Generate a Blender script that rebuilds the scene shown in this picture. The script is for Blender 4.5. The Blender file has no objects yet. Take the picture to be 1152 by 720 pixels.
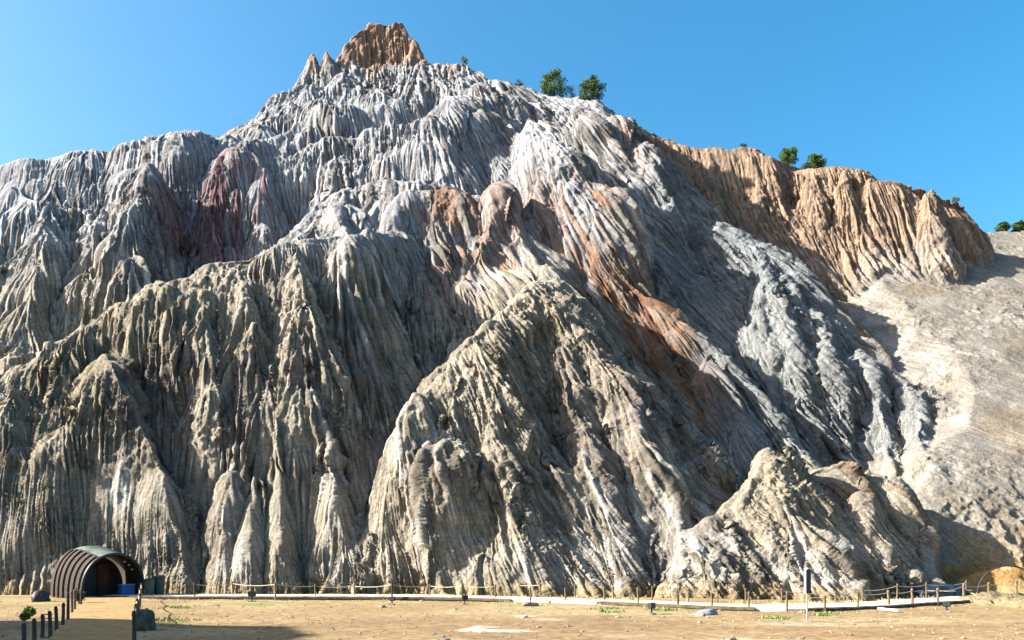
import bpy, bmesh, math, random
import numpy as np
from mathutils import Vector, Matrix

C = bpy.context.scene
COL = C.collection
F, HY, CAMZ = 904.0, 628.0, 2.6          # focal length and horizon row of the photograph (1152 wide), eye height

# ------------------------------------------------------------------ camera, sky, sun, exposure
cam = bpy.data.cameras.new('camera')
cam.sensor_width = 36.0
cam.lens = F / 1152 * 36
cam.shift_y = (HY - 360) / 1152
cam.clip_end = 5000
camo = bpy.data.objects.new('camera', cam)
camo.location = (0, 0, CAMZ)
camo.rotation_euler = (math.radians(90), 0, 0)
COL.objects.link(camo)
C.camera = camo

SUN = Vector((-0.93, -0.13, 0.53)).normalized()      # towards the sun
elev = math.asin(SUN.z)
azim = math.atan2(SUN.x, SUN.y)
world = bpy.data.worlds.new('World')
C.world = world
world.use_nodes = True
wn = world.node_tree.nodes
wl = world.node_tree.links
wn.clear()
sky = wn.new('ShaderNodeTexSky')
sky.sky_type = 'NISHITA'
sky.sun_disc = False
sky.sun_elevation = elev
sky.sun_rotation = azim
sky.altitude = 600
sky.air_density = 1.0
sky.dust_density = 4.5
sky.ozone_density = 2.0
hs = wn.new('ShaderNodeHueSaturation')
hs.inputs['Saturation'].default_value = 1.4
hs.inputs['Hue'].default_value = 0.484
bg = wn.new('ShaderNodeBackground')
bg.inputs['Strength'].default_value = 0.071
wo = wn.new('ShaderNodeOutputWorld')
wl.new(sky.outputs[0], hs.inputs['Color'])
wl.new(hs.outputs[0], bg.inputs['Color'])
wl.new(bg.outputs[0], wo.inputs[0])

sl = bpy.data.lights.new('sun', 'SUN')
sl.energy = 5.0
sl.angle = math.radians(0.5)
sl.color = (1.0, 0.93, 0.82)
slo = bpy.data.objects.new('sun', sl)
slo.rotation_euler = SUN.to_track_quat('Z', 'Y').to_euler()
slo.location = (-60, 0, 80)
COL.objects.link(slo)

vs = C.view_settings
vs.view_transform = 'Standard'
vs.look = 'None'
vs.gamma = 1.0
vs.use_curve_mapping = False
vs.exposure = 2.2
C.cycles.max_bounces = 5
C.cycles.diffuse_bounces = 3


# ------------------------------------------------------------------ helpers
def wp(px, py, Y):
    return ((px - 576) / F * Y, Y, CAMZ + (HY - py) / F * Y)


def gp(px, py, z=0.0):
    Y = F * (CAMZ - z) / (py - HY)
    return Vector(((px - 576) / F * Y, Y, z))


RS = np.random.RandomState(7)
NT = RS.rand(64, 64, 64).astype(np.float32) * 2 - 1


ROT = np.array([[0.6, 0.64, -0.48], [-0.8, 0.48, -0.36], [0.0, 0.6, 0.8]])


def vnoise(x, y, z):
    x, y, z = (ROT[0, 0] * x + ROT[0, 1] * y + ROT[0, 2] * z,
               ROT[1, 0] * x + ROT[1, 1] * y + ROT[1, 2] * z,
               ROT[2, 0] * x + ROT[2, 1] * y + ROT[2, 2] * z)
    def sp(a):
        f = np.floor(a)
        t = (a - f).astype(np.float32)
        i = f.astype(np.int64)
        return i & 63, (i + 1) & 63, t * t * (3 - 2 * t)
    x0, x1, u = sp(x)
    y0, y1, v = sp(y)
    z0, z1, w = sp(z)
    T = NT
    a = T[x0, y0, z0] * (1 - u) + T[x1, y0, z0] * u
    b = T[x0, y1, z0] * (1 - u) + T[x1, y1, z0] * u
    c = T[x0, y0, z1] * (1 - u) + T[x1, y0, z1] * u
    d = T[x0, y1, z1] * (1 - u) + T[x1, y1, z1] * u
    return (a * (1 - v) + b * v) * (1 - w) + (c * (1 - v) + d * v) * w


def fbm(x, y, z, s, o=3, g=0.5):
    r = 0
    a = 1.0
    n = 0
    for k in range(o):
        q = 2.03 ** k / s
        r = r + a * vnoise(x * q + 11.3 * k, y * q + 5.7 * k, z * q + 3.1 * k)
        x, y, z = y, z, x
        n += a
        a *= g
    return r / n * 1.6


def tag(o, label=None, cat=None, group=None, kind=None):
    if label: o['label'] = label
    if cat: o['category'] = cat
    if group: o['group'] = group
    if kind: o['kind'] = kind
    return o


def link_mesh(name, me, mat=None, parent=None):
    o = bpy.data.objects.new(name, me)
    COL.objects.link(o)
    if mat: me.materials.append(mat)
    if parent: o.parent = parent
    return o


def np_mesh(name, P, quads, smooth=True):
    me = bpy.data.meshes.new(name)
    n = len(P)
    me.vertices.add(n)
    me.vertices.foreach_set('co', P.astype(np.float32).ravel())
    q = len(quads)
    me.loops.add(q * 4)
    me.loops.foreach_set('vertex_index', quads.astype(np.int32).ravel())
    me.polygons.add(q)
    me.polygons.foreach_set('loop_start', np.arange(0, q * 4, 4, dtype=np.int32))
    if smooth:
        me.polygons.foreach_set('use_smooth', np.ones(q, dtype=bool))
    me.update()
    me.validate()
    return me


def grid_quads(nv, nu):
    i = np.arange(nv * nu, dtype=np.int32).reshape(nv, nu)
    return np.stack([i[:-1, :-1], i[:-1, 1:], i[1:, 1:], i[1:, :-1]], -1).reshape(-1, 4)


def set_color(me, name, rgb):
    a = me.color_attributes.new(name, 'FLOAT_COLOR', 'POINT')
    c = np.ones((len(rgb), 4), np.float32)
    c[:, :3] = rgb
    a.data.foreach_set('color', c.ravel())


# ------------------------------------------------------------------ the mountain: ridges in the place's own metres
# each ridge: crest points (px, py, depth) turned into x, y, z; slope towards the viewer, slope behind, rounding
RIDGES = []


def dep(Y):
    return Y if Y < 78 else 78 + (Y - 78) * 0.65


def wr(px, py, Y):
    return wp(px, py, dep(Y))


def ridge(pts, kf, kb=None, w=1.0):
    RIDGES.append(([wr(*p) for p in pts], kf, kb if kb is not None else kf, w))


# skyline massif
ridge([(-260, 205, 108), (-120, 190, 108), (0, 188, 110), (60, 178, 112), (115, 168, 113), (160, 172, 114), (205, 163, 116), (260, 155, 121), (295, 135, 128), (315, 118, 134), (345, 96, 142), (372, 84, 148)], 1.7, 0.35, 1.5)
ridge([(372, 88, 148), (400, 80, 150), (440, 74, 150), (478, 72, 149), (520, 80, 146), (560, 97, 143), (610, 110, 141), (660, 122, 138), (700, 136, 136)], 1.5, 0.35, 2.0)
ridge([(690, 165, 142), (760, 215, 140), (850, 232, 137), (940, 250, 133), (1020, 264, 131)], 1.5, 0.4, 1.5)
ridge([(400, 215, 112), (500, 215, 112), (560, 235, 106), (590, 290, 94), (610, 335, 82)], 1.3, 1.0, 4.0)
# summit castle and pinnacles
ridge([(384, 64, 149), (396, 38, 149.5), (418, 22, 150), (450, 17, 150), (463, 38, 149.5)], 8.0, 4.0, 0.2)
ridge([(466, 40, 148.5), (474, 62, 148), (482, 70, 147)], 3.4, 3.4, 0.3)
ridge([(352, 54, 146), (353, 57, 146)], 3.4, 3.4, 0.3)
ridge([(371, 55, 147), (371.5, 57, 147)], 3.4, 3.4, 0.3)
ridge([(512, 74, 144), (524, 72, 144)], 3.0, 3.0, 0.4)
# big left buttress
ridge([(-300, 520, 58), (-120, 455, 64), (0, 422, 67), (60, 388, 68.5), (95, 366, 70), (150, 335, 71.5), (210, 312, 72.5), (270, 293, 74), (340, 274, 76), (390, 265, 78.5), (415, 262, 84), (455, 262, 92)], 2.9, 1.6, 2.2)
# centre cone
ridge([(612, 316, 77), (598, 328, 73), (548, 364, 68.6)], 2.9, 2.2, 2.4)
ridge([(548, 364, 68.4), (498, 408, 65.6), (468, 448, 63.4), (457, 490, 61.6), (457, 570, 59.8), (460, 660, 58.6)], 5.5, 3.0, 2.4)
ridge([(520, 420, 65.0), (500, 500, 61.4), (500, 580, 59.6), (505, 660, 58.4)], 4.0, 3.0, 4.0)
ridge([(598, 328, 73), (650, 365, 71), (720, 470, 65.5), (770, 560, 61.5), (800, 640, 59)], 2.8, 2.6, 2.4)
# diagonal band and red ridge behind it
ridge([(560, 215, 103), (590, 260, 93), (625, 300, 85), (665, 350, 77), (705, 405, 72.5), (745, 460, 68.5), (790, 505, 65.5)], 2.4, 3.0, 0.9)
ridge([(640, 285, 99), (705, 325, 93), (760, 360, 88), (830, 420, 81), (880, 478, 75), (905, 512, 71)], 2.2, 2.4, 0.8)
# right cone
ridge([(862, 512, 60), (880, 520, 58.5), (893, 550, 57.4), (925, 600, 56), (960, 655, 54.5)], 2.2, 2.4, 1.2)
ridge([(880, 520, 58.5), (845, 542, 57.5), (800, 585, 56.3), (762, 645, 55)], 2.0, 1.8, 2.6)
ridge([(915, 530, 61), (938, 520, 61), (955, 538, 60), (985, 590, 58), (1020, 645, 56)], 2.2, 2.4, 0.8)
ridge([(955, 535, 62.5), (990, 548, 61.5), (1030, 600, 59.5), (1066, 650, 57.5)], 2.2, 2.4, 0.8)
# bluish right ridge
ridge([(775, 245, 120), (805, 262, 114), (850, 275, 110), (880, 300, 107), (915, 345, 102), (960, 390, 96), (1020, 428, 88), (1075, 458, 80)], 1.7, 1.8, 2.6)
# orange cliffs on the right skyline
ridge([(690, 128, 146), (722, 143, 147), (745, 155, 146), (780, 165, 144), (850, 168, 140), (868, 174, 138)], 3.6, 0.15, 0.5)
ridge([(868, 176, 139), (895, 191, 139), (915, 189, 136), (945, 191, 135), (972, 196, 134)], 3.8, 0.15, 0.5)
ridge([(972, 204, 131), (1010, 208, 130), (1050, 216, 130), (1078, 230, 131), (1092, 250, 132)], 3.4, 1.5, 0.5)
# spurs and lobes that stand out from those walls: crest in the photograph, how far it stands out, slope of its sides, rounding
SPURS = [
    # left buttress
    ([(272, 300), (287, 360), (294, 430), (304, 510), (316, 600), (322, 655)], 1.7, 3.4, 0.8),
    ([(240, 312), (243, 360), (250, 430)], 0.9, 3.4, 0.7),
    ([(335, 283), (345, 330), (353, 400), (365, 480), (378, 560), (394, 652)], 3.2, 3.2, 0.9),
    ([(130, 400), (138, 450), (144, 520), (148, 590)], 4.6, 3.2, 2.4),
    ([(85, 400), (88, 480), (92, 560), (95, 640)], 1.6, 2.6, 3.0),
    ([(20, 440), (22, 540), (25, 650)], 2.0, 2.4, 2.0),
    ([(-50, 460), (-55, 560), (-60, 650)], 2.0, 2.4, 2.0),
    ([(172, 556), (170, 610), (167, 660)], 2.2, 3.4, 1.0),
    ([(203, 548), (206, 610), (208, 660)], 2.0, 3.4, 0.9),
    ([(254, 532), (248, 600), (243, 660)], 2.2, 3.4, 1.0),
    ([(280, 524), (280, 600), (276, 660)], 2.0, 3.6, 0.8),
    ([(405, 580), (412, 620), (418, 660)], 1.2, 3.4, 0.7),
    # centre cone
    ([(540, 385), (565, 450), (590, 540), (615, 658)], 0.8, 2.8, 1.4),
    ([(620, 340), (650, 430), (675, 540), (700, 655)], 1.5, 3.0, 1.0),
    ([(665, 380), (695, 430), (720, 490), (745, 560), (768, 640)], 1.6, 3.0, 1.0),
    ([(640, 320), (690, 390), (735, 455), (770, 520)], 1.4, 3.0, 0.8),
    # middle blocks
    ([(300, 222), (296, 250), (288, 285)], 3.2, 2.4, 0.8),
    ([(345, 226), (368, 220), (378, 242), (392, 266)], 3.0, 2.2, 0.8),
    ([(405, 196), (432, 190), (446, 212), (445, 250)], 3.4, 2.6, 0.8),
    ([(455, 218), (490, 212), (518, 222), (524, 245)], 4.0, 3.0, 0.8),
    ([(560, 225), (545, 270), (530, 310)], 2.2, 2.2, 0.8),
    ([(470, 285), (490, 322), (520, 368)], 1.8, 2.4, 0.8),
    ([(610, 200), (640, 250), (655, 280)], 2.0, 2.2, 0.8),
    # left wall
    ([(168, 186), (160, 230), (152, 290), (146, 335)], 6.5, 2.6, 1.0),
    ([(60, 205), (50, 260), (35, 330), (20, 400)], 2.6, 2.0, 1.2),
    ([(110, 235), (100, 300), (95, 350)], 2.2, 2.4, 0.9),
    ([(285, 165), (302, 190), (322, 215)], 3.2, 2.2, 0.8),
    ([(5, 230), (-10, 300), (-20, 380)], 2.4, 2.0, 1.2),
    ([(15, 205), (40, 225), (70, 232)], 1.5, 2.0, 0.8),
    # pale upper massif
    ([(300, 140), (330, 112), (352, 98), (392, 88)], 2.2, 1.8, 1.4),
    ([(262, 172), (320, 152), (365, 134), (415, 128), (445, 120)], 3.0, 2.0, 1.2),
    ([(330, 180), (372, 164), (420, 154), (480, 152), (505, 168), (520, 200)], 3.2, 2.0, 1.4),
    ([(395, 102), (430, 100), (448, 118)], 2.2, 1.9, 1.4),
    ([(540, 104), (505, 125), (495, 150)], 2.2, 1.6, 1.6),
    ([(575, 112), (545, 140), (525, 168)], 2.2, 1.6, 1.6),
    ([(440, 188), (470, 174), (500, 182), (535, 215)], 3.4, 2.2, 1.2),
    ([(560, 155), (580, 145), (605, 155), (622, 185), (625, 215)], 3.4, 1.9, 1.6),
    ([(600, 130), (630, 160), (655, 185), (690, 225), (702, 262)], 11.0, 3.0, 1.2),
    ([(655, 128), (690, 165), (720, 205)], 2.6, 2.0, 1.2),
    ([(690, 142), (722, 165), (738, 188)], 2.4, 2.0, 1.4),
    ([(735, 188), (748, 208), (764, 240)], 4.5, 2.6, 0.5),
    # bluish ridge
    ([(850, 278), (874, 320), (896, 380), (908, 440), (914, 480)], 3.4, 2.6, 0.7),
    ([(882, 305), (905, 360), (925, 420)], 1.6, 2.4, 0.6),
    ([(914, 348), (928, 395), (947, 450), (957, 500)], 3.4, 2.6, 0.7),
    ([(960, 393), (985, 440), (1005, 500), (1015, 528)], 3.2, 2.6, 0.7),
    ([(1020, 432), (1042, 470), (1038, 515)], 2.2, 2.4, 0.9),
    # red ridge
    ([(715, 338), (738, 385), (765, 425)], 1.2, 2.4, 0.7),
    ([(800, 400), (830, 450), (852, 500)], 1.6, 2.4, 0.7),
    # right cone
    ([(880, 524), (908, 580), (958, 655)], 0.7, 2.6, 0.8),
    ([(938, 524), (962, 565), (1002, 645)], 0.9, 2.6, 0.6),
    # orange cliff
    ([(800, 168), (803, 200), (806, 235)], 1.0, 4.0, 0.5),
    ([(845, 172), (850, 200), (852, 240)], 1.0, 4.0, 0.6),
    ([(915, 192), (918, 220), (924, 260)], 1.0, 4.0, 0.6),
    ([(948, 194), (955, 225), (968, 262)], 1.0, 4.0, 0.6),
    ([(1040, 218), (1044, 240), (1046, 255)], 1.6, 3.0, 0.5),
    ([(770, 172), (790, 215), (800, 245)], 2.0, 2.6, 0.8),
]
# the spur beyond the left edge that shades the forecourt
RIDGES.append(([(-47, 32, 13), (-58, 24, 28), (-56, 8, 29), (-56, -4, 29), (-58, -16, 27)], 1.7, 2.6, 1.5))

SM = 0.55
fyl = [wr(*q) for q in ((775, 245, 120), (805, 262, 114), (850, 275, 110), (880, 300, 107), (915, 345, 102), (960, 390, 96), (1020, 428, 88), (1075, 458, 81))]
vl = [wr(1010, 625, 56), wr(1035, 560, 62), wr(1030, 532, 68), wr(1076, 470, 80), wr(1045, 390, 96), wr(985, 315, 115), wr(1000, 285, 132)]
vy = np.array([0] + [q[1] for q in vl] + [240], np.float32)
vx = np.array([vl[0][0]] + [q[0] for q in vl] + [vl[-1][0] + 45], np.float32) - np.array([0, 0, 0, 0, 0, 0.5, 1, 0, 0], np.float32)
pl = np.array([wr(985, 315, 115), wr(1076, 470, 80), wr(1030, 532, 68), wr(1152, 263, 150), wr(1100, 259, 146), wr(1152, 565, 62), wr(1060, 560, 63), wr(1000, 290, 128)], np.float32)
ca, _, _, _ = np.linalg.lstsq(np.c_[np.ones(len(pl)), pl[:, :2]], pl[:, 2], rcond=None)


def smax(a, b, s):
    h = np.clip(0.5 + 0.5 * (a - b) / s, 0, 1)
    return b + (a - b) * h + s * h * (1 - h)


class Field:
    pass


def build_field(XA, XB, YA, YB, ST):
    f = Field()
    gx = np.arange(XA, XB + ST, ST, dtype=np.float32)
    gy = np.arange(YA, YB + ST, ST, dtype=np.float32)
    GX, GY = np.meshgrid(gx, gy)
    wxn = fbm(GX, GY, 0 * GX + 3.3, 9.0, 3)
    wyn = fbm(GX, GY, 0 * GX + 21.7, 9.0, 3)
    WXX = GX + 0.85 * wxn
    WYY = GY + 0.85 * wyn
    Zf = np.minimum(1.08 * (GY - 69) - 6, 38 + 2 * wxn)
    Zf = np.maximum(Zf, -2.0).astype(np.float32)
    for pts, kf, kb, w in RIDGES:
        zr = np.full(GX.shape, -99.0, np.float32)
        for a, b in zip(pts[:-1], pts[1:]):
            ax, ay, az = a
            dx, dy, dz = b[0] - ax, b[1] - ay, b[2] - az
            R = 3 + w + max(az, b[2]) / min(kf, kb) * 1.05
            i0 = max(0, int((min(ay, b[1]) - R - YA) / ST)); i1 = min(len(gy), int((max(ay, b[1]) + R - YA) / ST) + 2)
            j0 = max(0, int((min(ax, b[0]) - R - XA) / ST)); j1 = min(len(gx), int((max(ax, b[0]) + R - XA) / ST) + 2)
            if i1 <= i0 or j1 <= j0: continue
            qx = WXX[i0:i1, j0:j1] - ax
            qy = WYY[i0:i1, j0:j1] - ay
            L2 = dx * dx + dy * dy + 1e-6
            s = np.clip((qx * dx + qy * dy) / L2, 0, 1)
            ex = qx - s * dx
            ey = qy - s * dy
            r = np.sqrt(ex * ex + ey * ey)
            # the side decides the slope: kf where the surface faces the open ground, kb behind
            side = -ey / (r + 1e-4)
            k = kb + (kf - kb) * np.clip(0.5 + 1.2 * side, 0, 1)
            z = az + s * dz - k * (np.sqrt(r * r + w * w) - w)
            zr[i0:i1, j0:j1] = np.maximum(zr[i0:i1, j0:j1], z)
        Zf = np.where(zr > Zf - SM, smax(zr, Zf, SM), Zf)
    # scree hillside on the right
    HXV = np.interp(GY, vy, vx)
    Gs = ca[0] + ca[1] * GX + ca[2] * GY
    Gs = np.minimum(Gs, 2.6 + 0.412 * 122 + 0.02 * (GY - 122))
    Gs = Gs - 0.65 * np.maximum(0, HXV + 1.6 + 1.2 * wxn - GX) + 0.55 * fbm(GX, GY, 0 * GX, 8.0, 4)
    f.scree = (1 / (1 + np.exp(-np.clip((Gs - Zf) / 0.5, -30, 30)))).astype(np.float32)
    Zf = smax(Gs, Zf, 0.8)
    # the bank at the foot of the hillside drops faster
    toe = 59.5 + 1.5 * fbm(GX, GY, 0 * GX + 9, 7.0, 2) - 0.06 * np.clip(GX - 36, 0, 60)
    Zf = np.where((GX > 30) & (GY < toe + 6), np.minimum(Zf, np.maximum(-2, 1.6 * (GY - toe))), Zf)
    mound = 1.9 * np.exp(-((GY - 58.6 - 0.6 * wxn) / 2.0) ** 2) / (1 + np.exp(-(GX - 32.5) / 0.8)) * (1 + 0.2 * wyn) - 0.1
    Zf = np.where(GX > 27, np.maximum(Zf, mound), Zf)
    foot = 58.0 + 0.5 * wxn + 1.0 * np.exp(-((GX + 30) / 5.0) ** 2)
    Zf = np.where((GX < -6) & (GY > 46), np.minimum(Zf, np.maximum(-2, 3.4 * (GY - foot))), Zf)
    f.z = Zf.astype(np.float32)
    f.XA, f.XB, f.YA, f.YB, f.ST, f.gx, f.gy = XA, XB, YA, YB, ST, gx, gy
    return f


def _bil(f, A, x, y):
    fx = np.clip((x - f.XA) / f.ST, 0, len(f.gx) - 1.001)
    fy = np.clip((y - f.YA) / f.ST, 0, len(f.gy) - 1.001)
    i = fx.astype(np.int32); j = fy.astype(np.int32)
    u = fx - i; v = fy - j
    return (A[j, i] * (1 - u) + A[j, i + 1] * u) * (1 - v) + (A[j + 1, i] * (1 - u) + A[j + 1, i + 1] * u) * v


def hit(f, px, py):
    """depth at which the line of sight through a photograph point meets the walls"""
    Y = np.arange(46.0, 140.0, 0.15, dtype=np.float32)
    X = (px - 576) / F * Y
    Z = CAMZ + (HY - py) / F * Y
    h = _bil(f, f.z, X, Y) >= Z
    return float(Y[np.argmax(h)]) if h.any() else None


FAR = build_field(-135.0, 135.0, -24.0, 160.0, 0.4)
for pxs, off, k, w in SPURS:
    pts = []
    for n_, (px, py) in enumerate(pxs):
        Y = hit(FAR, px, py)
        if Y is None: continue
        long_ = abs(pxs[0][1] - pxs[-1][1]) > 150
        e = off * ((0.25 if long_ else 0.8) if n_ == 0 else 0.6 if n_ == len(pxs) - 1 else 1.0)
        pts.append(wp(px, py, Y - e))
    if len(pts) > 1:
        RIDGES.append((pts, k, k, w))
FAR = build_field(-135.0, 135.0, -24.0, 160.0, 0.28)
NEAR = build_field(-60.0, 56.0, 50.0, 86.0, 0.11)


def fsample(name, x, y):
    r = _bil(FAR, getattr(FAR, name), x, y)
    w = np.clip(np.minimum(np.minimum(x - NEAR.XA, NEAR.XB - x), np.minimum(y - NEAR.YA, NEAR.YB - y)) / 2.0, 0, 1)
    m = w > 0
    if m.any():
        q = _bil(NEAR, getattr(NEAR, name), x[m], y[m])
        r[m] = r[m] * (1 - w[m]) + q * w[m]
    return r


# re-lay the surface on a sheet leaning with the slope, so steep walls get as many points as gentle ones
NU, NV = 1960, 1300
T0, T1 = -9.0, 120.0
_t = np.linspace(T0, T1, 2000)
_q = np.clip((_t - 18) / 28, 0, 1)
_al = np.radians(46 + 16 * (1 - _q * _q * (3 - 2 * _q)))
_dt = _t[1] - _t[0]
_by = np.cumsum(np.cos(_al)) * _dt
_bz = np.cumsum(np.sin(_al)) * _dt
_by += 56 - np.interp(0, _t, _by)
_bz += 0 - np.interp(0, _t, _bz)


def sheet(nu, nv):
    u = np.linspace(-1, 1, nu)
    q = np.linspace(0, 1, nv)
    t = T0 + (T1 - T0) * (0.62 * q + 0.38 * q * q)
    U, T = np.meshgrid(u, t)
    X = U * (50 + np.maximum(T, -5) * 0.52)
    return X.astype(np.float32), T.astype(np.float32)


def at(T, D):
    a = np.interp(T, _t, _al)
    return ((np.interp(T, _t, _by) - D * np.sin(a)).astype(np.float32),
            (np.interp(T, _t, _bz) + D * np.cos(a)).astype(np.float32))


sx, stt = sheet(NU // 2, NV // 2)
D = np.full(sx.shape, 26.0, np.float32)
done = np.zeros(sx.shape, bool)
step = 0.6
for _ in range(125):
    Yq, Zq = at(stt, D)
    inside = fsample('z', sx, Yq) >= Zq
    done |= inside
    if done.all(): break
    D = np.where(done, D, D - step)
lo, hi = D.copy(), D + step
for _ in range(7):
    m = 0.5 * (lo + hi)
    Yq, Zq = at(stt, m)
    ins = fsample('z', sx, Yq) >= Zq
    lo = np.where(ins, m, lo)
    hi = np.where(ins, hi, m)
D = 0.5 * (lo + hi)


def upsample(A, nv, nu):
    h, w = A.shape
    y = np.linspace(0, h - 1.001, nv); x = np.linspace(0, w - 1.001, nu)
    j = y.astype(int); i = x.astype(int)
    v = (y - j)[:, None].astype(np.float32); u = (x - i)[None, :].astype(np.float32)
    r = A[:, i] * (1 - u) + A[:, i + 1] * u
    return r[j] * (1 - v) + r[j + 1] * v


def blur(A, n=1):
    for _ in range(n):
        P_ = np.pad(A, 1, mode='edge')
        A = (P_[:-2, 1:-1] + P_[2:, 1:-1] + P_[1:-1, :-2] + P_[1:-1, 2:] + 4 * P_[1:-1, 1:-1]) / 8
    return A


def dil(A, f):
    Q = np.pad(A, 1, mode='edge')
    return f.reduce([Q[a:a + A.shape[0], b:b + A.shape[1]] for a in range(3) for b in range(3)])


# share the columns out by the true length of the surface, so flanks are not starved of points
yq, zq = at(stt, D)
ds = np.sqrt(np.diff(sx, axis=1) ** 2 + np.diff(yq, axis=1) ** 2 + np.diff(zq, axis=1) ** 2)
ds = np.minimum(ds, 12 * np.median(ds))
kern = np.exp(-np.linspace(-2, 2, 25) ** 2); kern /= kern.sum()
ds = sum(kern[k] * np.pad(ds, ((12, 12), (0, 0)), mode='edge')[k:k + ds.shape[0]] for k in range(25))
ds = blur(ds, 4)
ds = ds / ds.mean(axis=1, keepdims=True) + 0.25
cum = np.concatenate([np.zeros((ds.shape[0], 1)), np.cumsum(ds, axis=1)], 1)
cum /= cum[:, -1:]
goal = np.linspace(0, 1, NU)
hi_, lo_ = dil(D, np.maximum) + 0.05, dil(D, np.minimum) - 0.05
MXh = np.stack([np.interp(goal, cum[r], sx[r]) for r in range(sx.shape[0])])
hih = np.stack([np.interp(MXh[r], sx[r], hi_[r]) for r in range(sx.shape[0])])
loh = np.stack([np.interp(MXh[r], sx[r], lo_[r]) for r in range(sx.shape[0])])


def up_rows(A, nv):
    y = np.linspace(0, A.shape[0] - 1.001, nv)
    j = y.astype(int)
    v = (y - j)[:, None].astype(np.float32)
    return (A[j] * (1 - v) + A[j + 1] * v).astype(np.float32)


MX, hi, lo = up_rows(MXh, NV), up_rows(hih, NV), up_rows(loh, NV)
MT = np.repeat(up_rows(stt[:, :1], NV), NU, axis=1)
for _ in range(9):
    m = 0.5 * (lo + hi)
    Yq, Zq = at(MT, m)
    ins = fsample('z', MX, Yq) >= Zq
    lo = np.where(ins, m, lo)
    hi = np.where(ins, hi, m)
D = 0.5 * (lo + hi)
MY, MZ = at(MT, D)
P = np.stack([MX, MY, MZ], -1).astype(np.float32)


def tangents(P):
    Pu = np.empty_like(P); Pv = np.empty_like(P)
    Pu[:, 1:-1] = (P[:, 2:] - P[:, :-2]) * 0.5; Pu[:, 0] = P[:, 1] - P[:, 0]; Pu[:, -1] = P[:, -1] - P[:, -2]
    Pv[1:-1] = (P[2:] - P[:-2]) * 0.5; Pv[0] = P[1] - P[0]; Pv[-1] = P[-1] - P[-2]
    return Pu, Pv


def normals(P):
    Pu, Pv = tangents(P)
    N = np.cross(Pu, Pv)
    N /= (np.linalg.norm(N, axis=-1, keepdims=True) + 1e-9)
    return N


def smooth_P(P, n):
    return np.stack([blur(P[..., k], n) for k in range(3)], -1)


def LEAN(x):
    return 0.08 + 0.34 / (1 + np.exp(-(x + 6) / 3)) + 0.22 / (1 + np.exp(-(x - 10) / 3))


def flow(P):
    """index-space direction of steepest descent, per metre; and steepness (sine)"""
    Pu, Pv = tangents(P)
    E = (Pu * Pu).sum(-1); Fm = (Pu * Pv).sum(-1); G = (Pv * Pv).sum(-1)
    lean = LEAN(P[..., 0]) * (1 - 0.75 * np.clip((P[..., 1] - 102) / 4, 0, 1) * (P[..., 0] > 14))
    zu = Pu[..., 2] - lean * Pu[..., 0]; zv = Pv[..., 2] - lean * Pv[..., 0]
    det = E * G - Fm * Fm + 1e-9
    fu = -(G * zu - Fm * zv) / det
    fv = -(-Fm * zu + E * zv) / det
    sp = np.sqrt(np.maximum(E * fu * fu + 2 * Fm * fu * fv + G * fv * fv, 1e-9))
    return (fu / sp).astype(np.float32), (fv / sp).astype(np.float32), sp


def gather(A, x, y):
    nv, nu = A[0].shape
    x = np.clip(x, 0, nu - 1.001); y = np.clip(y, 0, nv - 1.001)
    i = x.astype(np.int32); j = y.astype(np.int32)
    u = (x - i).astype(np.float32); v = (y - j).astype(np.float32)
    k = j * nu + i
    w00 = (1 - u) * (1 - v); w01 = u * (1 - v); w10 = (1 - u) * v; w11 = u * v
    out = []
    for a in A:
        f = a.ravel()
        out.append(f[k] * w00 + f[k + 1] * w01 + f[k + nu] * w10 + f[k + nu + 1] * w11)
    return out


def lic(N0, fu, fv, n, h=0.12):
    """noise drawn out along the fall line: the stroke doubles in length n times, down the slope and then up it"""
    nv, nu = N0.shape
    I, J = np.meshgrid(np.arange(nu, dtype=np.float32), np.arange(nv, dtype=np.float32))
    a = N0.astype(np.float32)
    for sg in (1, -1):
        mu, mv = sg * h * fu, sg * h * fv
        mu_, mv_ = gather((mu, mv), I + 0.5 * mu, J + 0.5 * mv)
        mu, mv = mu_, mv_
        for _ in range(n):
            b, du, dv = gather((a, mu, mv), I + mu, J + mv)
            a = 0.5 * (a + b)
            mu, mv = mu + du, mv + dv
    return a / (a.std() + 1e-6)


X_, Y_, Z_ = P[..., 0], P[..., 1], P[..., 2]
SC = fsample('scree', X_, Y_) * (X_ > 28)       # scree hillside mask
SC = blur(SC.astype(np.float32), 2)
P = smooth_P(P, 7)
X_, Y_, Z_ = P[..., 0], P[..., 1], P[..., 2]
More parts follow.
